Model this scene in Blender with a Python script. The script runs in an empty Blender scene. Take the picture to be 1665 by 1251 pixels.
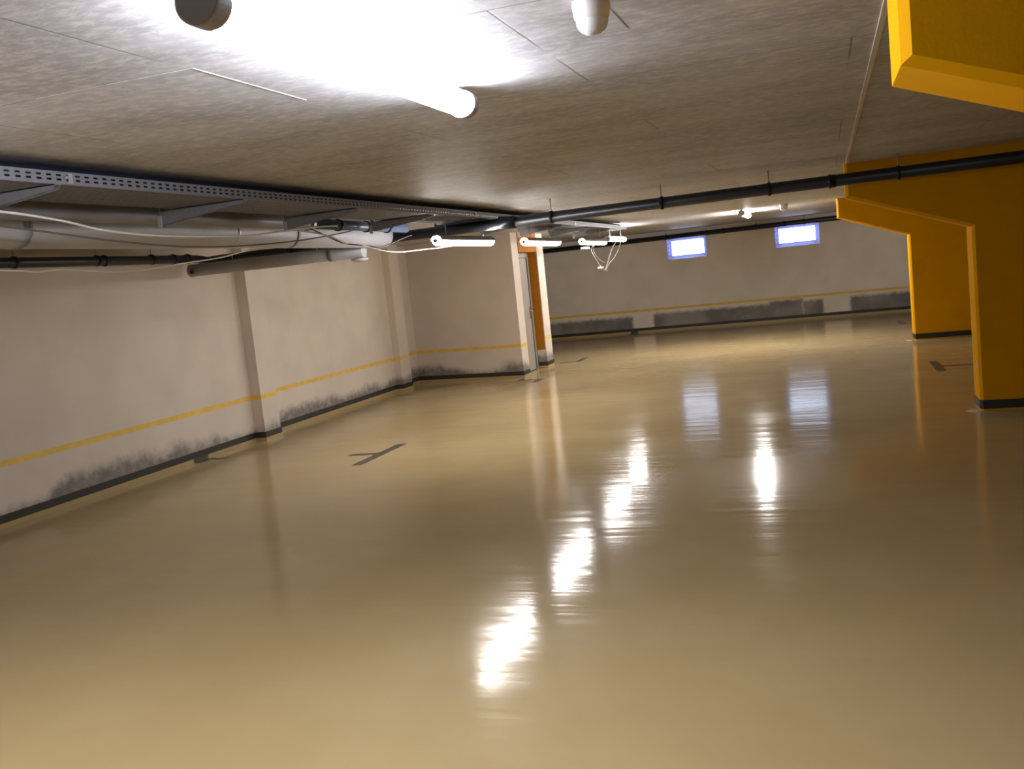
import bpy, bmesh, math, random
from mathutils import Vector, Matrix
S = bpy.context.scene
COL = S.collection
random.seed(4)

# ------------------------------------------------------------ camera
F, PITCH, ROLL, YAW = 1582.64, 0.1087, 0.1032, -0.3220
f0 = Vector((math.sin(YAW), math.cos(YAW), 0)); r0 = Vector((math.cos(YAW), -math.sin(YAW), 0)); u0 = Vector((0, 0, 1))
f2 = f0*math.cos(PITCH) - u0*math.sin(PITCH); u2 = u0*math.cos(PITCH) + f0*math.sin(PITCH)
r3 = r0*math.cos(ROLL) - u2*math.sin(ROLL); u3 = u2*math.cos(ROLL) + r0*math.sin(ROLL)
cd = bpy.data.cameras.new('camera'); cam = bpy.data.objects.new('camera', cd); COL.objects.link(cam)
M = Matrix.Identity(4)
for i in range(3):
    M[i][0] = r3[i]; M[i][1] = u3[i]; M[i][2] = -f2[i]
M[0][3], M[1][3], M[2][3] = 0, 0, 1.7
cam.matrix_world = M
cd.sensor_fit = 'HORIZONTAL'; cd.sensor_width = 36; cd.lens = F*36/1665; cd.clip_start = .02; cd.clip_end = 200
S.camera = cam

# ------------------------------------------------------------ world, exposure
SKY_STRENGTH = 4.2
LAMP_STRENGTH = 62
w = bpy.data.worlds.new('world'); S.world = w; w.use_nodes = True
bg = w.node_tree.nodes['Background']; bg.inputs[0].default_value = (.72, .83, 1, 1); bg.inputs[1].default_value = SKY_STRENGTH
S.view_settings.view_transform = 'Standard'; S.view_settings.look = 'None'
S.view_settings.gamma = 1; S.view_settings.use_curve_mapping = False
S.view_settings.exposure = 0.13
S.cycles.max_bounces = 10; S.cycles.diffuse_bounces = 6; S.cycles.glossy_bounces = 5
S.cycles.sample_clamp_indirect = 6; S.cycles.use_denoising = True

# ------------------------------------------------------------ materials
def lin(c):
    return tuple((v/255/12.92 if v/255 <= .04045 else ((v/255+.055)/1.055)**2.4) for v in c) + (1,)
def mat(name, color, rough=.6, metal=0, spec=.5, coat=0, coat_rough=.1, noise=0, nscale=8, bump=0, bscale=60):
    m = bpy.data.materials.new(name); m.use_nodes = True
    nt = m.node_tree; b = nt.nodes['Principled BSDF']
    b.inputs['Base Color'].default_value = color if len(color) == 4 else lin(color)
    b.inputs['Roughness'].default_value = rough; b.inputs['Metallic'].default_value = metal
    b.inputs['Specular IOR Level'].default_value = spec
    b.inputs['Coat Weight'].default_value = coat; b.inputs['Coat Roughness'].default_value = coat_rough
    tc = nt.nodes.new('ShaderNodeTexCoord')
    if noise:
        n = nt.nodes.new('ShaderNodeTexNoise'); n.inputs['Scale'].default_value = nscale; n.inputs['Detail'].default_value = 5
        nt.links.new(tc.outputs['Object'], n.inputs['Vector'])
        mr = nt.nodes.new('ShaderNodeMapRange'); mr.inputs['From Min'].default_value = .3; mr.inputs['From Max'].default_value = .7
        mr.inputs['To Min'].default_value = 1-noise; mr.inputs['To Max'].default_value = 1+noise*.5
        nt.links.new(n.outputs['Fac'], mr.inputs['Value'])
        vm = nt.nodes.new('ShaderNodeVectorMath'); vm.operation = 'SCALE'
        c = b.inputs['Base Color'].default_value; vm.inputs[0].default_value = c[:3]
        nt.links.new(mr.outputs['Result'], vm.inputs['Scale']); nt.links.new(vm.outputs['Vector'], b.inputs['Base Color'])
    if bump:
        n2 = nt.nodes.new('ShaderNodeTexNoise'); n2.inputs['Scale'].default_value = bscale; n2.inputs['Detail'].default_value = 4
        nt.links.new(tc.outputs['Object'], n2.inputs['Vector'])
        bp = nt.nodes.new('ShaderNodeBump'); bp.inputs['Strength'].default_value = bump; bp.inputs['Distance'].default_value = .01
        nt.links.new(n2.outputs['Fac'], bp.inputs['Height']); nt.links.new(bp.outputs['Normal'], b.inputs['Normal'])
    return m

def nd(nt, t, **kw):
    n = nt.nodes.new(t)
    for k, v in kw.items():
        if k in n.inputs: n.inputs[k].default_value = v
        else: setattr(n, k, v)
    return n
def mth(nt, op, a, b=None, clamp=False):
    n = nt.nodes.new('ShaderNodeMath'); n.operation = op; n.use_clamp = clamp
    for i, x in enumerate((a, b)):
        if x is None: continue
        if isinstance(x, (int, float)): n.inputs[i].default_value = x
        else: nt.links.new(x, n.inputs[i])
    return n.outputs[0]
def step(nt, v, a, b, lo=0, hi=1):
    n = nt.nodes.new('ShaderNodeMapRange'); n.interpolation_type = 'SMOOTHSTEP'
    nt.links.new(v, n.inputs['Value'])
    n.inputs['From Min'].default_value = a; n.inputs['From Max'].default_value = b
    n.inputs['To Min'].default_value = lo; n.inputs['To Max'].default_value = hi
    return n.outputs[0]
def mix(nt, fac, a, b):
    n = nt.nodes.new('ShaderNodeMix'); n.data_type = 'RGBA'
    if isinstance(fac, (int, float)): n.inputs[0].default_value = fac
    else: nt.links.new(fac, n.inputs[0])
    for i, x in ((6, a), (7, b)):
        if isinstance(x, tuple): n.inputs[i].default_value = x
        else: nt.links.new(x, n.inputs[i])
    return n.outputs[2]

def floor_material():
    m = bpy.data.materials.new('epoxy_floor'); m.use_nodes = True; nt = m.node_tree; b = nt.nodes['Principled BSDF']
    tc = nd(nt, 'ShaderNodeTexCoord'); L = nt.links.new
    n = nd(nt, 'ShaderNodeTexNoise', Scale=.9, Detail=4.); L(tc.outputs['Object'], n.inputs['Vector'])
    c = mix(nt, step(nt, n.outputs['Fac'], .35, .68), lin((175, 152, 109)), lin((181, 159, 116)))
    n3 = nd(nt, 'ShaderNodeTexNoise', Scale=14., Detail=6.); L(tc.outputs['Object'], n3.inputs['Vector'])
    c = mix(nt, step(nt, n3.outputs['Fac'], .55, .8, 0, .05), c, lin((150, 128, 84)))
    L(c, b.inputs['Base Color'])
    # roller ripples, long across the room
    mp = nd(nt, 'ShaderNodeMapping'); mp.inputs['Scale'].default_value = (.35, 3.2, 1); L(tc.outputs['Object'], mp.inputs['Vector'])
    n2 = nd(nt, 'ShaderNodeTexNoise', Scale=1.6, Detail=3.); L(mp.outputs[0], n2.inputs['Vector'])
    n4 = nd(nt, 'ShaderNodeTexNoise', Scale=1.3, Detail=2.); L(tc.outputs['Object'], n4.inputs['Vector'])
    h = mth(nt, 'ADD', n2.outputs['Fac'], mth(nt, 'MULTIPLY', n4.outputs['Fac'], .6))
    mp6 = nd(nt, 'ShaderNodeMapping'); mp6.inputs['Scale'].default_value = (.3, 7, 1); L(tc.outputs['Object'], mp6.inputs['Vector'])
    n6 = nd(nt, 'ShaderNodeTexNoise', Scale=1.2, Detail=2.); L(mp6.outputs[0], n6.inputs['Vector'])
    h = mth(nt, 'ADD', h, mth(nt, 'MULTIPLY', n6.outputs['Fac'], .15))
    n5 = nd(nt, 'ShaderNodeTexNoise', Scale=260., Detail=2.); L(tc.outputs['Object'], n5.inputs['Vector'])
    h = mth(nt, 'ADD', h, mth(nt, 'MULTIPLY', n5.outputs['Fac'], .006))
    bp = nd(nt, 'ShaderNodeBump', Strength=.5, Distance=.006); L(h, bp.inputs['Height']); L(bp.outputs[0], b.inputs['Normal'])
    b.inputs['Specular IOR Level'].default_value = .17
    L(step(nt, n.outputs['Fac'], .3, .7, .10, .15), b.inputs['Roughness'])
    return m

def ceiling_material():
    m = bpy.data.materials.new('formed_concrete'); m.use_nodes = True; nt = m.node_tree; b = nt.nodes['Principled BSDF']
    tc = nd(nt, 'ShaderNodeTexCoord'); L = nt.links.new
    mp = nd(nt, 'ShaderNodeMapping'); mp.inputs['Scale'].default_value = (.5, 1.3, 1); L(tc.outputs['Object'], mp.inputs['Vector'])
    n = nd(nt, 'ShaderNodeTexNoise', Scale=2.2, Detail=8., Roughness=.62); L(mp.outputs[0], n.inputs['Vector'])
    c = mix(nt, step(nt, n.outputs['Fac'], .34, .66), lin((159, 158, 162)), lin((186, 185, 190)))
    mp2 = nd(nt, 'ShaderNodeMapping'); mp2.inputs['Scale'].default_value = (1, 1.7, 1); L(tc.outputs['Object'], mp2.inputs['Vector'])
    n2 = nd(nt, 'ShaderNodeTexNoise', Scale=16., Detail=9., Roughness=.7); L(mp2.outputs[0], n2.inputs['Vector'])
    c = mix(nt, step(nt, n2.outputs['Fac'], .42, .66, 0, .55), c, lin((226, 222, 220)))
    # board joints
    mp3 = nd(nt, 'ShaderNodeMapping'); mp3.inputs['Location'].default_value = (1.86, -2.7, 0); L(tc.outputs['Object'], mp3.inputs['Vector'])
    br = nd(nt, 'ShaderNodeTexBrick'); br.inputs['Scale'].default_value = 1; br.inputs['Mortar Size'].default_value = .005
    br.inputs['Mortar Smooth'].default_value = .3; br.inputs['Brick Width'].default_value = 2.0; br.inputs['Row Height'].default_value = 1.25
    L(mp3.outputs[0], br.inputs['Vector'])
    n3 = nd(nt, 'ShaderNodeTexNoise', Scale=1.1, Detail=3.); L(tc.outputs['Object'], n3.inputs['Vector'])
    j = mth(nt, 'MULTIPLY', br.outputs['Fac'], step(nt, n3.outputs['Fac'], .42, .55))
    c = mix(nt, mth(nt, 'MULTIPLY', j, .6), c, lin((96, 88, 80)))
    L(c, b.inputs['Base Color'])
    h = mth(nt, 'ADD', mth(nt, 'MULTIPLY', n2.outputs['Fac'], .5), mth(nt, 'MULTIPLY', j, -.5))
    bp = nd(nt, 'ShaderNodeBump', Strength=.35, Distance=.008); L(h, bp.inputs['Height']); L(bp.outputs[0], b.inputs['Normal'])
    b.inputs['Roughness'].default_value = .55; b.inputs['Specular IOR Level'].default_value = .4
    return m

def wall_material(name, base, patches=None, axis=1):
    """plaster; damp grey stain just above the base band, with its own ragged outline"""
    m = bpy.data.materials.new(name); m.use_nodes = True; nt = m.node_tree; b = nt.nodes['Principled BSDF']
    tc = nd(nt, 'ShaderNodeTexCoord'); L = nt.links.new
    sp = nd(nt, 'ShaderNodeSeparateXYZ'); L(tc.outputs['Object'], sp.inputs[0])
    al, z = sp.outputs[axis], sp.outputs[2]
    n = nd(nt, 'ShaderNodeTexNoise', Scale=1.7, Detail=5.); L(tc.outputs['Object'], n.inputs['Vector'])
    c = mix(nt, step(nt, n.outputs['Fac'], .35, .7), lin(base), lin(tuple(v*.965 for v in base)))
    n1 = nd(nt, 'ShaderNodeTexNoise', Scale=.8, Detail=2.); L(tc.outputs['Object'], n1.inputs['Vector'])
    n2 = nd(nt, 'ShaderNodeTexNoise', Scale=9., Detail=6., Roughness=.65); L(tc.outputs['Object'], n2.inputs['Vector'])
    if patches is None:
        top = mth(nt, 'ADD', step(nt, n1.outputs['Fac'], .35, .62, .15, .30), mth(nt, 'MULTIPLY', mth(nt, 'SUBTRACT', n2.outputs['Fac'], .5), .16))
        d = mth(nt, 'SUBTRACT', top, z)
        f = step(nt, d, -.06, .12)
        f = mth(nt, 'MULTIPLY', f, step(nt, n2.outputs['Fac'], .3, .65, .72, .92))
    else:
        f = None
        wob = mth(nt, 'MULTIPLY', mth(nt, 'SUBTRACT', n2.outputs['Fac'], .5), .14)
        for a0, a1, h in patches:
            g = mth(nt, 'MULTIPLY', step(nt, mth(nt, 'ADD', al, wob), a0-.04, a0+.05), step(nt, mth(nt, 'ADD', al, wob), a1-.05, a1+.04, 1, 0))
            g = mth(nt, 'MULTIPLY', g, step(nt, mth(nt, 'ADD', z, wob), h-.06, h+.05, 1, 0))
            f = g if f is None else mth(nt, 'MAXIMUM', f, g)
        f = mth(nt, 'MULTIPLY', f, step(nt, n.outputs['Fac'], .3, .65, .75, .95))
    c = mix(nt, f, c, lin((112, 109, 108)))
    L(c, b.inputs['Base Color'])
    bp = nd(nt, 'ShaderNodeBump', Strength=.12, Distance=.004)
    n3 = nd(nt, 'ShaderNodeTexNoise', Scale=60., Detail=4.); L(tc.outputs['Object'], n3.inputs['Vector'])
    L(n3.outputs['Fac'], bp.inputs['Height']); L(bp.outputs[0], b.inputs['Normal'])
    b.inputs['Roughness'].default_value = .75; b.inputs['Specular IOR Level'].default_value = .3
    return m

WALLC = (222, 210, 197)
MT = dict(
    floor=floor_material(), ceiling=ceiling_material(),
    wall_left=wall_material('plaster_left', WALLC),
    wall_far=wall_material('plaster_far', (238, 230, 217), [(-9, -4.72, .42), (-4.2, -1.25, .44), (-1.4, -.6, .5), (-.62, -.14, .45), (.45, 3.5, .46)], 0),
    wall_plain=mat('plaster_plain', (190, 180, 166), .8, noise=.04, nscale=2),
    yellow=mat('yellow_paint', (221, 158, 0), .85, spec=.08, noise=.05, nscale=5, bump=.08, bscale=90),
    stripe=mat('yellow_stripe', (234, 198, 96), .6, noise=.12, nscale=7),
    orange=mat('orange_paint', (176, 112, 26), .75, spec=.2, noise=.06, nscale=4),
    band=mat('base_band_paint', (50, 50, 41), .5, noise=.1, nscale=10),
    cove=mat('cove_coating', (176, 155, 110), .35, noise=.06),
    mark=mat('mark_paint', (76, 74, 60), .4, noise=.25, nscale=22),
    markthin=mat('mark_paint_brown', (88, 66, 42), .4, noise=.2, nscale=22),
    chip=mat('worn_paint', (205, 160, 70), .7, noise=.05),
    patch=mat('pale_patch', (205, 196, 184), .5, noise=.05),
    black=mat('black_pipe_plastic', (29, 34, 46), .36, noise=.15, nscale=6),
    rubber=mat('rubber_collar', (24, 25, 28), .6, noise=.1),
    bluepipe=mat('blue_grey_pipe', (98, 116, 152), .35, noise=.1, nscale=5),
    clad=mat('pipe_cladding', (140, 140, 146), .5, metal=.2, noise=.1, nscale=6),
    galv=mat('galvanised_steel', (142, 143, 150), .5, metal=.45, noise=.12, nscale=30),
    traypan=mat('tray_pan_steel', (112, 115, 128), .6, metal=.3, noise=.12, nscale=12),
    duct=mat('duct_steel', (186, 187, 196), .45, metal=.2, noise=.08, nscale=3),
    greyduct=mat('grey_branch_duct', (160, 160, 160), .5, metal=.2, noise=.1, nscale=6),
    zinc=mat('zinc_bright', (205, 205, 208), .3, metal=.6, noise=.08, nscale=20),
    white=mat('white_plastic', (225, 222, 218), .4, noise=.03),
    cable=mat('white_cable_sheath', (238, 234, 226), .5, noise=.05),
    cableshadow=mat('cable_shadow_grey', (118, 115, 110), .5, noise=.05),  # grey for the strand that imitates a cable's shadow
    darkcable=mat('dark_cable_sheath', (62, 60, 60), .5, noise=.05),
    door=mat('door_paint', (158, 151, 140), .45, noise=.03, nscale=3),
    doorframe=mat('door_frame_paint', (165, 160, 152), .45, noise=.03),
    gasket=mat('dark_gap', (45, 45, 44), .8, noise=.1),
    chrome=mat('brushed_handle', (190, 188, 184), .25, metal=.9, noise=.05),
    dome=mat('sensor_dome', (225, 225, 228), .35, noise=.03),
    lampbody=mat('lamp_housing', (165, 163, 170), .5, noise=.04),
)
def translucent(name, col, k):
    m = mat(name, col, .4, noise=.04); nt = m.node_tree
    t = nt.nodes.new('ShaderNodeBsdfTranslucent'); t.inputs[0].default_value = lin((205, 208, 255))
    mx = nt.nodes.new('ShaderNodeMixShader'); mx.inputs[0].default_value = k
    nt.links.new(nt.nodes['Principled BSDF'].outputs[0], mx.inputs[1]); nt.links.new(t.outputs[0], mx.inputs[2])
    nt.links.new(mx.outputs[0], nt.nodes['Material Output'].inputs[0]); return m
MT['frame'] = translucent('window_frame_plastic_skyglow', (215, 220, 245), .7)  # blue tint and translucency put the skylight's glow into the frame
def glass():
    m = bpy.data.materials.new('window_glass'); m.use_nodes = True; nt = m.node_tree
    b = nt.nodes['Principled BSDF']; b.inputs['Roughness'].default_value = .05
    tr = nt.nodes.new('ShaderNodeBsdfTransparent'); tr.inputs[0].default_value = (.95, .97, 1, 1)
    gl = nt.nodes.new('ShaderNodeBsdfGlossy'); gl.inputs['Roughness'].default_value = .04
    fr = nt.nodes.new('ShaderNodeFresnel'); mx = nt.nodes.new('ShaderNodeMixShader')
    nt.links.new(fr.outputs[0], mx.inputs[0]); nt.links.new(tr.outputs[0], mx.inputs[1]); nt.links.new(gl.outputs[0], mx.inputs[2])
    nt.links.new(mx.outputs[0], nt.nodes['Material Output'].inputs[0]); return m
MT['glass'] = glass()
def emit(name, c, s):
    m = bpy.data.materials.new(name); m.use_nodes = True
    b = m.node_tree.nodes['Principled BSDF']; b.inputs['Base Color'].default_value = (.85, .85, .85, 1)
    b.inputs['Emission Color'].default_value = c; b.inputs['Emission Strength'].default_value = s
    return m
MT['lamp'] = emit('lit_diffuser', (1, .965, .93, 1), LAMP_STRENGTH)
MT['lamp_dim'] = emit('lit_diffuser_dim', (1, .965, .93, 1), LAMP_STRENGTH*.72)
MT['lamp_near'] = emit('lit_diffuser_cool', (.88, .91, 1, 1), LAMP_STRENGTH*1.3)
MT['lamp_row'] = emit('lit_diffuser_row', (1, .965, .93, 1), LAMP_STRENGTH*1.25)
MT['lamp_far'] = emit('lit_diffuser_far_boost', (1, .955, .90, 1), LAMP_STRENGTH*3.1)  # far lamp boosted above the others to brighten the far wall

# ------------------------------------------------------------ mesh helpers
class MB:
    def __init__(s): s.bm = bmesh.new()
    def box(s, a, b):
        r = bmesh.ops.create_cube(s.bm, size=1)
        c = [(a[i]+b[i])/2 for i in range(3)]; d = [abs(b[i]-a[i]) for i in range(3)]
        for v in r['verts']: v.co = Vector([c[i]+v.co[i]*d[i] for i in range(3)])
        return s
    def prism(s, pts, z0, z1, ax=2):
        """polygon pts in the other two axes, extruded along ax"""
        def P(p, t):
            if ax == 2: return (p[0], p[1], t)
            if ax == 1: return (p[0], t, p[1])
            return (t, p[0], p[1])
        A = [s.bm.verts.new(P(p, z0)) for p in pts]; B = [s.bm.verts.new(P(p, z1)) for p in pts]
        s.bm.faces.new(A); s.bm.faces.new(B[::-1])
        for i in range(len(pts)):
            j = (i+1) % len(pts); s.bm.faces.new((A[i], B[i], B[j], A[j]))
        return s
    def tube(s, pts, r, n=14, cap=True, smooth=True):
        pts = [Vector(p) for p in pts]; rings = []
        rr = r if isinstance(r, (list, tuple)) else [r]*len(pts)
        t = (pts[1]-pts[0]).normalized(); ref = Vector((0, 0, 1)) if abs(t.z) < .9 else Vector((1, 0, 0))
        u = t.cross(ref).normalized()
        for i, p in enumerate(pts):
            if i == 0: t = (pts[1]-pts[0])
            elif i == len(pts)-1: t = (pts[-1]-pts[-2])
            else: t = (pts[i+1]-pts[i]).normalized() + (pts[i]-pts[i-1]).normalized()
            if t.length < 1e-9: t = Vector((0, 0, 1))
            t.normalize(); u = (u - t*u.dot(t)).normalized(); v = t.cross(u)
            rings.append([s.bm.verts.new(p+(u*math.cos(2*math.pi*k/n)+v*math.sin(2*math.pi*k/n))*rr[i]) for k in range(n)])
        for a, b in zip(rings, rings[1:]):
            for k in range(n):
                f = s.bm.faces.new((a[k], a[(k+1) % n], b[(k+1) % n], b[k])); f.smooth = smooth
        if cap: s.bm.faces.new(rings[0][::-1]); s.bm.faces.new(rings[-1])
        return s
    def lathe(s, prof, c, n=28, axis=2):
        """prof list of (r, h) along axis"""
        rings = []
        for r, h in prof:
            ring = []
            for k in range(n):
                a = 2*math.pi*k/n; p = [r*math.cos(a), r*math.sin(a)]
                if axis == 2: q = (c[0]+p[0], c[1]+p[1], c[2]+h)
                elif axis == 1: q = (c[0]+p[0], c[1]+h, c[2]+p[1])
                else: q = (c[0]+h, c[1]+p[0], c[2]+p[1])
                ring.append(s.bm.verts.new(q))
            rings.append(ring)
        for a, b in zip(rings, rings[1:]):
            for k in range(n):
                f = s.bm.faces.new((a[k], a[(k+1) % n], b[(k+1) % n], b[k])); f.smooth = True
        s.bm.faces.new(rings[0][::-1]); s.bm.faces.new(rings[-1]); return s
    def build(s, name, m, parent=None, bevel=0, kind=None, seg=2):
        bm = s.bm
        bmesh.ops.recalc_face_normals(bm, faces=bm.faces)
        if bevel:
            es = [e for e in bm.edges if len(e.link_faces) == 2 and e.calc_face_angle(0) > .6]
            bmesh.ops.bevel(bm, geom=es, offset=bevel, segments=seg, affect='EDGES', profile=.6)
        me = bpy.data.meshes.new(name); bm.to_mesh(me); bm.free()
        me.materials.append(m if not isinstance(m, str) else MT[m])
        o = bpy.data.objects.new(name, me); COL.objects.link(o)
        if parent is not None:
            o.parent = parent; o.matrix_parent_inverse = Matrix.Translation(-parent.location) if parent.type == 'EMPTY' else Matrix.Identity(4)
        if kind: o['kind'] = kind
        return o
def thing(name, label, cat, loc, group=None, kind=None):
    o = bpy.data.objects.new(name, None); COL.objects.link(o); o.location = loc; o.empty_display_size = .1
    if label: o['label'] = label
    if cat: o['category'] = cat
    if group: o['group'] = group
    if kind: o['kind'] = kind
    return o
def tag(o, label, cat, group=None):
    o['label'] = label; o['category'] = cat
    if group: o['group'] = group
    return o
def strip(mb, line, z0, z1, out, side=1):
    """thin moulding on a polyline: out = thickness to the room side"""
    P = [Vector((p[0], p[1])) for p in line]; off = []
    for i, p in enumerate(P):
        ns = []
        if i > 0: d = (P[i]-P[i-1]).normalized(); ns.append(Vector((d.y, -d.x))*side)
        if i < len(P)-1: d = (P[i+1]-P[i]).normalized(); ns.append(Vector((d.y, -d.x))*side)
        if len(ns) == 2:
            b = (ns[0]+ns[1]); b = b/max(b.length_squared, .2)*2 if b.length > .1 else ns[0]
            off.append(p+b*out)
        else: off.append(p+ns[0]*out)
    ring = list(P)+list(reversed(off))
    for i in range(len(P)-1):
        mb.prism([P[i], P[i+1], off[i+1], off[i]], z0, z1)
    return mb
CEIL = 2.45

# ------------------------------------------------------------ the setting
MB().box((-9.5, -9, -.2), (15, 25, 0)).build('floor', 'floor', kind='structure')
MB().box((-9.5, -9, CEIL), (15, 25, CEIL+.25)).build('ceiling', 'ceiling', kind='structure')
LL = [(-6.91, -8.9), (-6.91, 10.42), (-6.76, 10.42), (-6.76, 10.78), (-7.0, 10.78), (-7.0, 14.87), (-6.88, 14.87), (-6.88, 15.25), (-7.08, 15.25), (-7.08, 16.02)]
MB().prism(LL+[(-7.5, 16.02), (-7.5, -8.9)], 0, CEIL).build('wall_left', 'wall_left', kind='structure')
CL = [(-7.08, 16.02), (-4.985, 15.64), (-4.985, 16.0)]
PI_ = [(-5.17, 17.08), (-4.97, 17.08), (-4.97, 17.5)]
MB().prism(CL+[(-5.2, 16.0), (-5.2, 17.08)]+PI_+[(-9.4, 17.5), (-9.4, 16.02)], 0, CEIL).build('wall_corner', 'wall_left', kind='structure')
YF = 24.29
W = [(-3.72, -2.77, 1.745, 2.235), (-1.14, -.135, 1.765, 2.245)]
fw = MB(); xs = [-9.4, W[0][0], W[0][1], W[1][0], W[1][1], 14.9]
for i in (0, 2, 4): fw.box((xs[i], YF, 0), (xs[i+1], YF+.35, CEIL))
for a, b, c, d in W:
    fw.box((a, YF, 0), (b, YF+.35, c)); fw.box((a, YF, d), (b, YF+.35, CEIL))
fw.build('wall_far', 'wall_far', kind='structure')
MB().box((-9.5, 17.5, 0), (-9.4, YF, CEIL)).build('wall_alcove', 'wall_plain', kind='structure')
MB().box((14.5, -8.9, 0), (14.9, YF, CEIL)).build('wall_right', 'wall_plain', kind='structure')
MB().box((-6.9, -8.99, 0), (14.5, -8.8, CEIL)).build('wall_back', 'wall_plain', kind='structure')

far = [(-9.3, YF), (14.4, YF)]
for nm, ln in (('left', LL), ('corner', CL), ('pier', PI_), ('far', far)):
    strip(MB(), ln, 0, .045, .014).build('trim_cove_'+nm, 'cove', kind='structure')
    strip(MB(), ln, .045, .115, .009).build('baseboard_'+nm, 'band', kind='structure')
for nm, ln in (('left', LL), ('corner', CL), ('pier', PI_[1:]), ('far', far)):
    strip(MB(), ln, .523, .579, .002).build('trim_stripe_'+nm, 'stripe', kind='structure')
# orange painted reveal and header round the door
MB().box((-5.165, 17.072, .34), (-4.985, 17.079, CEIL-.001)).build('trim_orange_reveal', 'orange', kind='structure')
MB().box((-5.199, 16.001, 2.12), (-4.975, 17.07, CEIL-.001)).build('trim_orange_header', 'orange', kind='structure')
# raised joint and patch cast in the ceiling
MB().box((.222, 2.6, CEIL-.006), (.243, 9.95, CEIL)).build('trim_ceiling_joint', 'patch', kind='structure')
MB().box((-.70, 2.5, CEIL-.0008), (-.555, 3.2, CEIL)).build('trim_ceiling_pad', 'ceiling', kind='structure')

m = MB(); m.box((-1.843, 2.70, CEIL-.0018), (-1.836, 3.4, CEIL)); m.box((-2.45, 2.693, CEIL-.0018), (-1.836, 2.70, CEIL))
m.build('trim_board_joint', 'ceiling', kind='structure')
# door
dr = thing('door_1', None, None, (-5.18, 16.5, 0), kind='structure')
MB().box((-5.19, 16.075, .015), (-5.15, 16.955, 2.03)).build('door_leaf', 'door', dr, bevel=.003)
MB().box((-5.197, 16.962, .0), (-5.165, 16.985, 2.03)).build('door_gap', 'gasket', dr)
fm = MB(); fm.box((-5.199, 16.985, 0), (-5.14, 17.065, 2.115)); fm.box((-5.199, 16.005, 0), (-5.14, 16.07, 2.115)); fm.box((-5.199, 16.07, 2.035), (-5.14, 16.985, 2.115))
fm.build('door_frame', 'doorframe', dr)
h = MB(); h.box((-5.15, 16.86, .93), (-5.142, 16.90, 1.15)).build('handle_plate', 'chrome', dr, bevel=.003)
MB().tube([(-5.143, 16.88, 1.08), (-5.095, 16.88, 1.08), (-5.088, 16.865, 1.08), (-5.088, 16.75, 1.078)], .010, 10).build('door_handle', 'chrome', dr)
MB().box((-5.15, 16.935, .02), (-5.146, 16.953, 2.02)).build('closing_edge', 'gasket', dr)

# windows in the far wall
for i, (a, b, c, d) in enumerate(W):
    wr = thing('window_%d' % (i+1), None, None, ((a+b)/2, YF+.02, c), kind='structure')
    m = MB(); y0, y1 = YF+.015, YF+.075
    l, r, bo, tp = (.10, .05, .075, .05) if i == 0 else (.085, .085, .085, .05)
    m.box((a+.001, y0, c+.001), (a+l, y1, d-.001)); m.box((b-r, y0, c+.001), (b-.001, y1, d-.001))
    m.box((a+l, y0, c+.001), (b-r, y1, c+bo)); m.box((a+l, y0, d-tp), (b-r, y1, d-.001))
    m.build('window_frame', 'frame', wr)
    MB().box((a+l, YF+.04, c+bo), (b-r, YF+.048, d-tp)).build('pane', 'glass', wr)
    for k in range(4):
        MB().lathe([(.012, 0), (.012, .008), (.006, .012)], (a+.035, y0, c+.08+k*.10), 10, 1).build('frame_screw', 'gasket', wr)
    sl = MB(); sl.box((a+l, y0-.006, c+bo-.014), (b-r, y0, c+bo-.002)); sl.box((a+l-.012, y0-.006, c+bo-.014), (a+l, y0, d-tp))
    sl.build('glazing_bead', 'frame', wr)

# ------------------------------------------------------------ yellow columns with corbel heads
def column(yf, label, chip=False):
    y1 = yf+.4; t = thing('support_column', label, 'column', (1.85, yf+.2, 0), 'yellow columns on the right')
    pts = [(1.29, 0), (1.29, 1.735), (.208, 2.13), (.208, CEIL-.001), (3.49, CEIL-.001), (3.49, 2.13), (2.41, 1.735), (2.41, 0)]
    m = MB(); m.prism(pts, yf, y1, ax=1)
    bm = m.bm; bmesh.ops.recalc_face_normals(bm, faces=bm.faces); bm.edges.ensure_lookup_table()
    es = []
    for e in bm.edges:
        a, b = e.verts[0].co, e.verts[1].co
        if abs(a.y-b.y) < 1e-6 and not (a.z < .01 and b.z < .01) and not (a.z > 2.44 and b.z > 2.44): es.append(e)
    bmesh.ops.bevel(bm, geom=es, offset=.026, segments=1, affect='EDGES')
    m.build('column_body', 'yellow', t)
    ln = [(1.29+.026, yf), (2.41-.026, yf), (2.41, yf+.026), (2.41, y1-.026), (2.41-.026, y1), (1.29+.026, y1), (1.29, y1-.026), (1.29, yf+.026), (1.29+.026, yf)]
    strip(MB(), ln, .018, .10, .006).build('base_band', 'band', t)
    if chip: MB().box((1.2885, yf+.03, .40), (1.29, yf+.2, .47)).build('pale_chip', 'chip', t)['label'] = 'pale bare patch in the yellow paint'
    return t
column(2.7, 'nearest yellow column head, only its corbel showing at upper right')
column(10.0, 'middle yellow column with sloping corbel, running out of the right edge', True)
column(17.3, 'farthest yellow column, partly hidden behind the nearer one')
for (x, y, lab) in ((1.235, 10.03, 'pale paint square on the floor at the near column foot'), (1.21, 17.3, 'pale paint square on the floor at the farthest column foot')):
    m = MB(); s_ = .075
    m.prism([(x-s_, y-.02), (x, y-s_*1.6), (x+s_*.7, y-.0), (x-.01, y+s_*1.4)], 0, .0015)
    tag(m.build('floor_patch', 'patch'), lab, 'floor patch')

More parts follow.
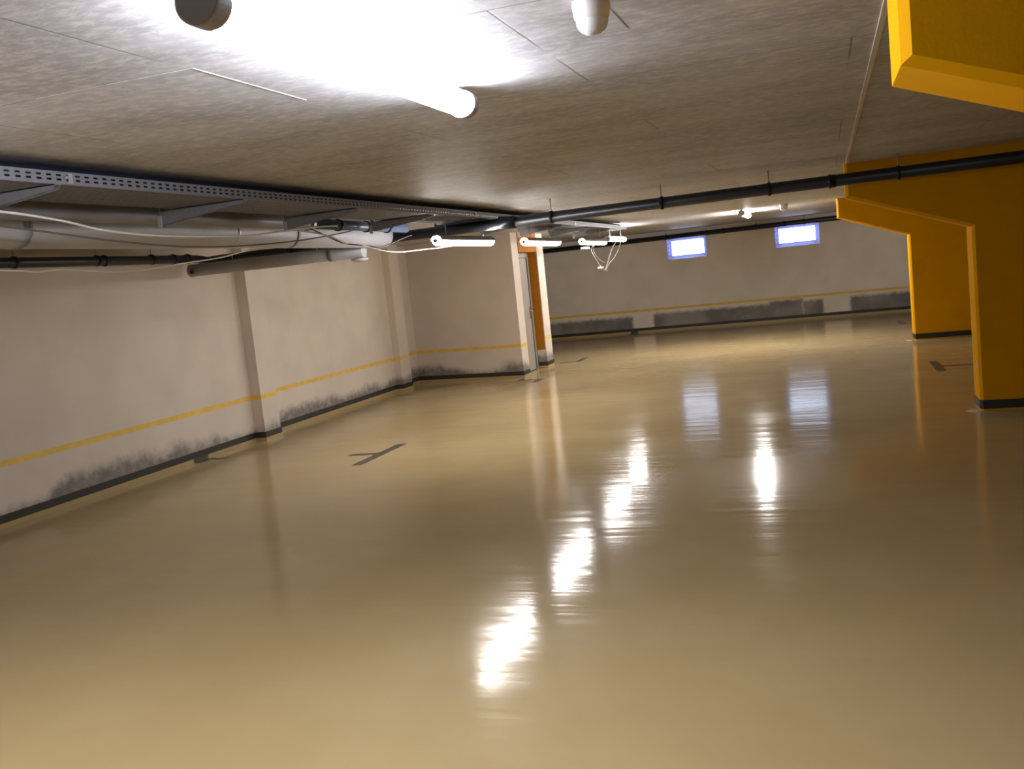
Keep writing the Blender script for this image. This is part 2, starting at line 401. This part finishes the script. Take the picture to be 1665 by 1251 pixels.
# ------------------------------------------------------------ parking marks on the floor
def mark(bar, stem, label, thin=False):
    t = thing('parking_mark', label, 'floor marking', (bar[0], (bar[1]+bar[2])/2, 0), 'T and L marks of parking bays')
    MB().box((bar[0]-.055, bar[1], .0), (bar[0]+.055, bar[2], .0016)).build('mark_bar', 'mark', t)
    if stem: MB().box((stem[0], stem[2]-.05, 0), (stem[1], stem[2]+.05, .0013)).build('mark_stem', 'markthin' if thin else 'mark', t)
mark((-4.6, 8.62, 9.72), (-4.97, -4.655, 9.2), 'dark T mark on the floor nearest the left wall columns')
mark((-4.6, 14.88, 15.3), (-5.0, -4.655, 15.27), 'dark hooked floor mark at the white corner before the door')
mark((-4.6, 17.8, 18.5), (-4.95, -4.655, 17.85), 'thin dark floor mark just beyond the door pier', True)
mark((1.27, 13.1, 14.19), (1.325, 1.95, 13.6), 'dark bar mark between the two standing yellow columns', True)
mark((1.34, 20.6, 21.6), None, 'small faint bar mark left of the farthest yellow column')
m = MB(); m.box((-6.897, 9.13, 0), (-6.80, 9.40, .0016)); m.box((-6.897, 9.13, .0016), (-6.894, 9.40, .045)); m.box((-6.80, 9.30, 0), (-6.6, 9.385, .0016))
tag(m.build('parking_mark', 'mark'), 'short dark stub mark at the foot of the left wall', 'floor marking', 'stub marks at the walls')
m = MB(); m.box((-4.80, 23.75, 0), (-4.62, 24.27, .0016)); m.box((-4.80, 24.27, .0), (-4.62, 24.273, .045))
tag(m.build('parking_mark', 'mark'), 'short dark stub mark at the foot of the far wall', 'floor marking', 'stub marks at the walls')
m = MB().prism([(-4.97, 15.5), (-4.93, 15.5), (-4.9, 15.3), (-5.02, 15.3)], 0, .0014)
tag(m.build('parking_mark', 'mark'), 'small dark mark touching the white corner foot', 'floor marking', 'stub marks at the walls')

# ------------------------------------------------------------ pipes
def ring_clamp(t, c, r, ax, rod=True, bright=False):
    """pipe clamp round a pipe that runs along ax, with its rod to the ceiling"""
    m = MB(); m.lathe([(r+.001, -.014), (r+.008, -.014), (r+.008, .014), (r+.001, .014)], c, 24, ax)
    d = .012
    if ax == 0: m.box((c[0]-.012, c[1]-r-.02, c[2]-.012), (c[0]+.012, c[1]-r+.0, c[2]+.012))
    else: m.box((c[0]+r, c[1]-.012, c[2]-.012), (c[0]+r+.02, c[1]+.012, c[2]+.012))
    cl = m.build('pipe_clamp', 'rubber' if not bright else 'zinc', t)
    if rod:
        MB().tube([(c[0], c[1], c[2]+r), (c[0], c[1], CEIL)], .005, 8).build('clamp_rod', 'galv', cl)
        MB().lathe([(.010, 0), (.010, .012)], (c[0], c[1], c[2]+r+.008), 6).build('clamp_nut', 'zinc', cl)
def coupling(t, c, r, ax, L=.06):
    MB().lathe([(r+.001, -L/2), (r+.010, -L/2), (r+.010, -L/2+.018), (r+.005, -L/2+.022), (r+.005, L/2), (r+.001, L/2)], c, 24, ax).build('pipe_socket', 'black', t)
YP = 9.6; RP = .055
def zp(x): return 2.262 + (x+2.9)*.0055
t = thing('drain_pipe', 'long black drain pipe crossing the whole ceiling in front of the columns', 'pipe', (0, YP, zp(0)), 'black drain pipes')
MB().tube([(-6.63, YP, zp(-6.63)), (13, YP, zp(13))], RP, 22).build('pipe_run', 'black', t)
for x in (-5.6, -2.6, -1.485, -.472, .66, 1.75): ring_clamp(t, (x, YP, zp(x)), RP, 0)
for x in (-3.02, .09, -5.1): coupling(t, (x, YP, zp(x)), RP, 0)
m = MB(); m.tube([(-2.98, YP, zp(-3)), (-3.06, YP-.0, zp(-3)), (-3.16, YP, zp(-3)+.01)], RP+.012, 20); m.build('branch_fitting', 'black', t)
t = thing('drain_pipe', 'black drain pipe along the top of the left wall', 'pipe', (-6.76, 3, 2.285), 'black drain pipes')
MB().tube([(-6.76, -8, 2.30), (-6.76, 9.4, 2.275), (-6.755, 9.5, 2.272), (-6.735, 9.57, 2.262), (-6.70, 9.6, 2.247), (-6.632, 9.6, 2.2415)], .046, 20).build('pipe_run', 'black', t)
for y in (6.87, 7.9, 8.72): ring_clamp(t, (-6.76, y, 2.28), .046, 1, bright=False)
for y in (8.02, 9.1, 9.35): coupling(t, (-6.76, y, 2.278), .046, 1)
t = thing('drain_pipe', 'black drain pipe above the two windows along the far wall', 'pipe', (0, 24.1, 2.30), 'black drain pipes')
MB().tube([(-9.3, 24.1, 2.275), (14.3, 24.1, 2.345)], .058, 20).build('pipe_run', 'black', t)
def zf(x): return 2.275+(x+9.3)*.003
for x in (-3.7, -2.7, -1.55, -.45, .9): ring_clamp(t, (x, 24.1, zf(x)), .058, 0)
for x in (-2.3, -.9): coupling(t, (x, 24.1, zf(x)), .058, 0)
# pipe lying in the tray
tag(MB().tube([(-3.42, -2, 2.394), (-3.42, 17.0, 2.394)], .045, 18).build('black_conduit', 'black'), 'straight black pipe lying in the perforated cable tray under the ceiling', 'pipe')
# clad pipe then bare blue-grey pipe
XB = -4.03
t = thing('service_pipe', 'grey clad pipe above the round duct whose far end shows bare blue-grey pipe', 'pipe', (XB, 5, 2.33))
MB().tube([(XB, -2, 2.335), (XB, 7.25, 2.315)], .055, 20).build('pipe_cladding', 'clad', t)
MB().lathe([(.040, 0), (.060, 0), (.060, .07), (.040, .07)], (XB, 7.2, 2.315), 24, 1).build('end_collar', 'zinc', t)
MB().tube([(XB, 7.2, 2.314), (XB, 9.2, 2.306)], .044, 20).build('bare_pipe', 'bluepipe', t)
for y in (7.75, 8.3, 8.75): ring_clamp(t, (XB, y, 2.312-(y-7.2)*.004), .044, 1)

# ------------------------------------------------------------ ducts
t = thing('air_duct', 'large round galvanised air duct running below the cable tray', 'duct', (-4.4, 4, 2.28), 'round air ducts')
MB().tube([(-4.4, -4, 2.285), (-4.4, 9.42, 2.275)], .125, 40).build('duct_run', 'duct', t)
for y in (1.5, 4.5, 7.5):
    MB().lathe([(.1255, -.02), (.130, -.02), (.130, .02), (.1255, .02)], (-4.4, y, 2.279), 40, 1).build('duct_joint', 'galv', t)
for y in (3.0, 6.6):
    m = MB(); m.lathe([(.1255, -.012), (.1275, -.012), (.1275, .012), (.1255, .012)], (-4.4, y, 2.28), 40, 1)
    s1 = m.build('hanger_strap', 'zinc', t); MB().tube([(-4.4, y, 2.405), (-4.4, y, CEIL)], .005, 8).build('strap_rod', 'zinc', s1)
t = thing('air_duct', 'small grey branch duct leaving the left wall pipe with open capped end', 'duct', (-5.6, 9.38, 2.14), 'round air ducts')
MB().tube([(-6.74, 9.36, 2.145), (-4.60, 9.36, 2.138)], .068, 28).build('duct_run', 'greyduct', t)
MB().lathe([(.01, 0), (.069, 0), (.071, .03), (.069, .05)], (-6.76, 9.36, 2.145), 28, 0).build('end_cap', 'clad', t)
MB().tube([(-6.70, 9.335, 2.135), (-6.70, 9.285, 2.128)], .024, 18).build('open_stub', 'rubber', t)['label'] = 'dark open mouth'
MB().lathe([(.069, -.03), (.073, -.03), (.073, .03), (.069, .03)], (-4.98, 9.36, 2.139), 28, 0).build('duct_joint', 'clad', t)
for x in (-5.15, -6.2):
    MB().tube([(x, 9.36, 2.2), (x, 9.36, CEIL)], .0045, 8).build('strap_rod', 'zinc', t)
t = thing('air_valve', 'white round air valve under the end of the grey branch duct', 'vent', (-4.66, 9.36, 2.062))
MB().lathe([(.03, -.032), (.06, -.026), (.088, -.012), (.092, .0), (.07, .006), (.045, .008)], (-4.66, 9.36, 2.061), 32).build('valve_disc', 'white', t)

# ------------------------------------------------------------ cable tray
X0, X1 = -3.3, -3.80; ZB, ZT = 2.337, 2.393; YE = 17.1; YS = -2.0
def perforated(mb, origin, du, dv, nu, pu, width, rows, hl, hh, off):
    """strip of nu cells of length pu along du; rows of slots at heights rows"""
    O = Vector(origin); du = Vector(du); dv = Vector(dv); bm = mb.bm
    lv = [0.]
    for r in rows: lv += [r-hh/2, r+hh/2]
    lv.append(width)
    lu = []
    for i in range(nu): lu += [i*pu, i*pu+(pu-hl)/2, i*pu+(pu+hl)/2]
    lu.append(nu*pu)
    V = [[bm.verts.new(O+du*a+dv*b) for b in lv] for a in lu]
    for i in range(len(lu)-1):
        for j in range(len(lv)-1):
            if i % 3 == 1 and j % 2 == 1: continue
            bm.faces.new((V[i][j], V[i+1][j], V[i+1][j+1], V[i][j+1]))
n = int((YE-YS)/.06); YS = YE-n*.06
t = thing('cable_tray', 'long perforated grey steel cable tray hanging under the ceiling', 'cable tray', (-3.55, 5, ZB))
for x in (X0, X1):
    m = MB(); perforated(m, (x, YS, ZB), (0, 1, 0), (0, 0, 1), n, .06, ZT-ZB, (.019, .039), .030, .0095, 0)
    m.box((min(x, x-(.012 if x == X0 else -.012)), YS, ZT-.002), (max(x, x-(.012 if x == X0 else -.012)), YE, ZT))
    m.box((x-.002, YS, ZB-.003), (x+.002, YE, ZB+.004))
    o = m.build('side_rail', 'galv', t); o.modifiers.new('thick', 'SOLIDIFY').thickness = .0015
m = MB(); perforated(m, (X0, YS, ZB), (0, 1, 0), (-1, 0, 0), n, .06, .5, (.05, .12, .19, .26, .33, .40, .46), .032, .010, 0)
o = m.build('tray_bottom', 'traypan', t); o.modifiers.new('thick', 'SOLIDIFY').thickness = .0012
for y in (3.76, 9.3, 13.4):
    MB().box((X0+.0008, y-.012, ZB+.004), (X0+.006, y+.012, ZT-.006)).build('splice_plate', 'zinc', t)['label'] = 'bright splice plate'
    MB().lathe([(.006, 0), (.006, .012)], (X0+.003, y-.035, ZB+.03), 8, 0).build('splice_bolt', 'zinc', t)
# brackets
names = ['at the left picture edge', 'second from the left picture edge', 'just before the bare blue pipe', 'right above the first hanging lamp', 'beside the crossing black pipe',
         'first beyond the crossing black pipe', 'second beyond the crossing black pipe', 'third beyond the crossing black pipe', 'last one at the far tray end']
def bracket(y, lab):
    t = thing('tray_bracket', 'tapered steel bracket under the cable tray, '+lab, 'bracket', (-3.9, y, ZB-.02), 'brackets under the cable tray')
    m = MB(); z = ZB-.0035
    a = m.bm
    m.prism([(X0+.0, z), (X0-.02, z-.022), (-3.87, z-.085), (-3.90, z-.085), (-3.90, z)], y-.02, y-.017, ax=1)
    m.prism([(X0+.0, z), (X0-.02, z-.022), (-3.87, z-.085), (-3.90, z-.085), (-3.90, z)], y+.017, y+.02, ax=1)
    m.box((X0, y-.02, z-.003), (-3.90, y+.02, z))
    m.build('bracket_arm', 'galv', t)
    MB().box((-3.915, y-.022, z-.10), (-3.90, y+.022, CEIL)).build('hanger_post', 'galv', t)
    MB().box((-3.925, y-.032, z-.105), (-3.895, y-.024, z-.03)).build('end_plate', 'zinc', t)
for i, y in enumerate((3.68, 5.2, 6.69, 8.18, 9.72, 11.2, 12.68, 14.2, 15.7)): bracket(y, names[i])

# ------------------------------------------------------------ lamps
def lamp(x, y0, y1, z, label, group, hang=None, m='lamp', reflector=False):
    yc = (y0+y1)/2
    t = thing('tube_lamp', label, 'lamp', (x, yc, z), group)
    def oval(sx, sz, n=28, a0=0, a1=2*math.pi):
        return [(x+sx*math.cos(a0+(a1-a0)*k/n), z+sz*math.sin(a0+(a1-a0)*k/n)) for k in range(n if a1-a0 > 6.2 else n+1)]
    a0 = 2 if reflector else 74
    out = oval(.060 if reflector else .056, .052, 16, math.radians(a0), math.radians(180-a0)); inn = oval(.0545, .0485, 16, math.radians(a0), math.radians(180-a0))
    MB().prism(out+inn[::-1], y0+.03, y1-.03, ax=1).build('lamp_housing', 'lampbody', t)
    o = MB().prism(oval(.052, .047), y0+.055, y1-.045, ax=1).build('lamp_diffuser', m, t)
    for a, b in ((y0, y0+.06), (y1-.05, y1)):
        k = .36 if reflector else 1
        MB().prism(oval(.058*k, .053*k), a, b, ax=1).build('end_cap', 'lampbody', t, bevel=.006)
    for y in (y0+.3, y1-.3):
        if hang == 'rod': MB().tube([(x, y, z+.049), (x, y, ZB-.003)], .004, 8).build('hanger_rod', 'zinc', t)
        elif hang == 'ceil': MB().tube([(x, y, z+.049), (x, y, CEIL)], .004, 8).build('hanger_rod', 'zinc', t)
        elif hang is None: MB().box((x-.018, y-.018, z+.046), (x+.018, y+.018, CEIL)).build('mounting_clip', 'lampbody', t)
lamp(-1.295, 1.945, 3.665, 2.382, 'big glaring ceiling lamp at the top of the picture', 'lamps of the ceiling row', m='lamp_near')
lamp(-1.34, 17.35, 18.95, 2.398, 'small far ceiling lamp seen nearly end on above the windows', 'lamps of the ceiling row', m='lamp_far')
lamp(-3.45, 8.52, 10.14, 2.115, 'leftmost lit lamp hanging below the cable tray', 'lamps below the cable tray', 'rod', 'lamp_row', True)
lamp(-3.45, 11.33, 12.95, 2.115, 'middle lit lamp below the tray, above the orange door', 'lamps below the cable tray', 'rod', 'lamp_row', True)
lamp(-3.45, 14.28, 15.90, 2.125, 'third lit lamp below the tray, with loose white wires', 'lamps below the cable tray', 'rod', 'lamp_dim', True)
lamp(-3.72, 17.35, 18.95, 2.215, 'farthest lit lamp just beyond the far end of the cable tray', 'lamps below the cable tray', 'ceil', 'lamp_dim')
lamp(-3.45, 1.25, 2.87, 2.115, 'lamp of the tray row nearest the camera, left of the picture', 'lamps below the cable tray', 'rod', 'lamp', True)

# ------------------------------------------------------------ motion sensors
def sensor(x, y, s, label):
    t = thing('motion_sensor', label, 'sensor', (x, y, CEIL), 'motion sensors on the ceiling')
    MB().lathe([(.052*s, 0), (.054*s, -.01), (.050*s, -.045*s), (.043*s, -.056*s)], (x, y, CEIL), 30).build('sensor_base', 'white', t)
    MB().lathe([(.043*s, -.05*s), (.046*s, -.056*s), (.044*s, -.068*s), (.036*s, -.081*s), (.022*s, -.090*s), (.008*s, -.093*s)], (x, y, CEIL), 30).build('sensor_dome', 'dome', t)
sensor(-.585, 2.80, 1.0, 'round white motion sensor on the ceiling near the top edge')
sensor(-.62, 17.0, 1.3, 'small far white motion sensor on the ceiling before the right window')

# ------------------------------------------------------------ cables
def smooth(pts, k=8):
    P = [Vector(p) for p in pts]; out = []
    for i in range(len(P)-1):
        a = P[max(i-1, 0)]; b = P[i]; c = P[i+1]; d = P[min(i+2, len(P)-1)]
        for j in range(k):
            s = j/k; out.append(.5*((2*b)+(c-a)*s+(2*a-5*b+4*c-d)*s*s+(3*b-a-3*c+d)*s**3))
    return out+[P[-1]]
def cable(pts, r, m, label, ends=None):
    o = MB().tube(smooth(pts), r, 8).build('loose_cable', m); tag(o, label, 'cable', 'loose cables under the ceiling'); return o
xc = -3.75
K_ = 3.62/3.75
up = [(-.5, 2.33), (2.6, 2.30), (3.3, 2.285), (3.81, 2.265), (4.17, 2.232), (4.48, 2.187), (4.89, 2.163), (5.37, 2.161), (5.86, 2.171), (6.26, 2.20), (6.62, 2.232), (6.9, 2.25), (7.2, 2.262)]
cable([(xc*K_, y*K_, 1.7+(z-1.7)*K_) for y, z in up], .0062, 'cable', 'upper white cable sagging from the left edge under the tray')
cable([(-3.9, 2.5, 2.28), (-3.95, 3.6, 2.255), (-4.0, 4.2, 2.215), (-4.05, 4.9, 2.165), (-4.07, 5.6, 2.13), (-4.06, 6.3, 2.135), (-4.02, 7.0, 2.17), (-3.98, 7.6, 2.225), (-3.96, 7.9, 2.26)],
      .006, 'cableshadow', 'grey strand standing in for a cable shadow across the round duct')  # no cable: shadow of the white cable on the duct, modelled as a strand
xc = -5.0
cable([(xc, 3.5, 2.15), (xc, 5.01, 2.079), (xc, 5.26, 2.062), (xc, 5.49, 2.074), (xc, 5.94, 2.048), (xc, 6.31, 2.050), (xc, 6.86, 2.094), (xc, 7.38, 2.135), (xc, 7.83, 2.195), (-4.9, 8.2, 2.212), (-4.75, 8.5, 2.23), (-4.58, 8.8, 2.26)],
      .0062, 'cable', 'lower white cable hanging against the left wall below the black pipe')
cable([(-4.0, 6.9, 2.255), (-3.9, 7.27, 2.205), (-3.9, 7.63, 2.135), (-3.89, 7.85, 2.125), (-3.9, 8.04, 2.105), (-3.9, 8.35, 2.07), (-3.9, 8.70, 2.056), (-3.85, 9.1, 2.07), (-3.7, 9.45, 2.085), (-3.51, 9.7, 2.12)],
      .0062, 'cable', 'white cable looping up to the leftmost hanging lamp')
cable([(-3.92, 7.0, 2.27), (-3.91, 7.3, 2.20), (-3.91, 7.55, 2.145), (-3.88, 7.8, 2.12), (-3.91, 8.0, 2.118), (-3.88, 8.2, 2.10), (-3.9, 8.35, 2.11), (-3.9, 8.6, 2.15), (-3.9, 8.85, 2.195), (-3.9, 9.03, 2.222)],
      .006, 'darkcable', 'dark cable twisted round a white one before the bare pipe')
# loose wires by the third hanging lamp
t = thing('hanging_wires', 'bundle of loose white wires dangling below the far hanging lamps', 'cable', (-3.5, 16, 2.0))
def wire(pts, r=.005): MB().tube(smooth(pts, 6), r, 7).build('wire', 'cable', t)
wire([(-3.45, 17.0, 2.18), (-3.55, 16.97, 2.05), (-3.57, 16.8, 1.93), (-3.58, 16.6, 1.80), (-3.6, 16.45, 1.665)], .009)
wire([(-3.40, 17.1, 2.18), (-3.50, 17.2, 2.0), (-3.55, 17.0, 1.86), (-3.58, 16.75, 1.78), (-3.6, 16.5, 1.68)], .006)
wire([(-3.45, 15.3, 2.12), (-3.57, 15.4, 2.03), (-3.6, 15.65, 1.93), (-3.6, 15.95, 1.80), (-3.6, 16.1, 1.74)], .004)
wire([(-3.46, 15.3, 2.12), (-3.56, 15.5, 2.02), (-3.6, 15.8, 1.93), (-3.6, 16.2, 1.83), (-3.6, 16.45, 1.80)], .003)
MB().box((-3.63, 14.95, 2.028), (-3.56, 15.25, 2.062)).build('wire_connector', 'white', t, bevel=.004)
MB().box((-3.63, 16.0, 1.70), (-3.57, 16.2, 1.735)).build('wire_connector', 'white', t, bevel=.004)
wire([(-3.62, 16.1, 1.72), (-3.61, 16.3, 1.69), (-3.6, 16.5, 1.66), (-3.6, 16.62, 1.655)], .004)
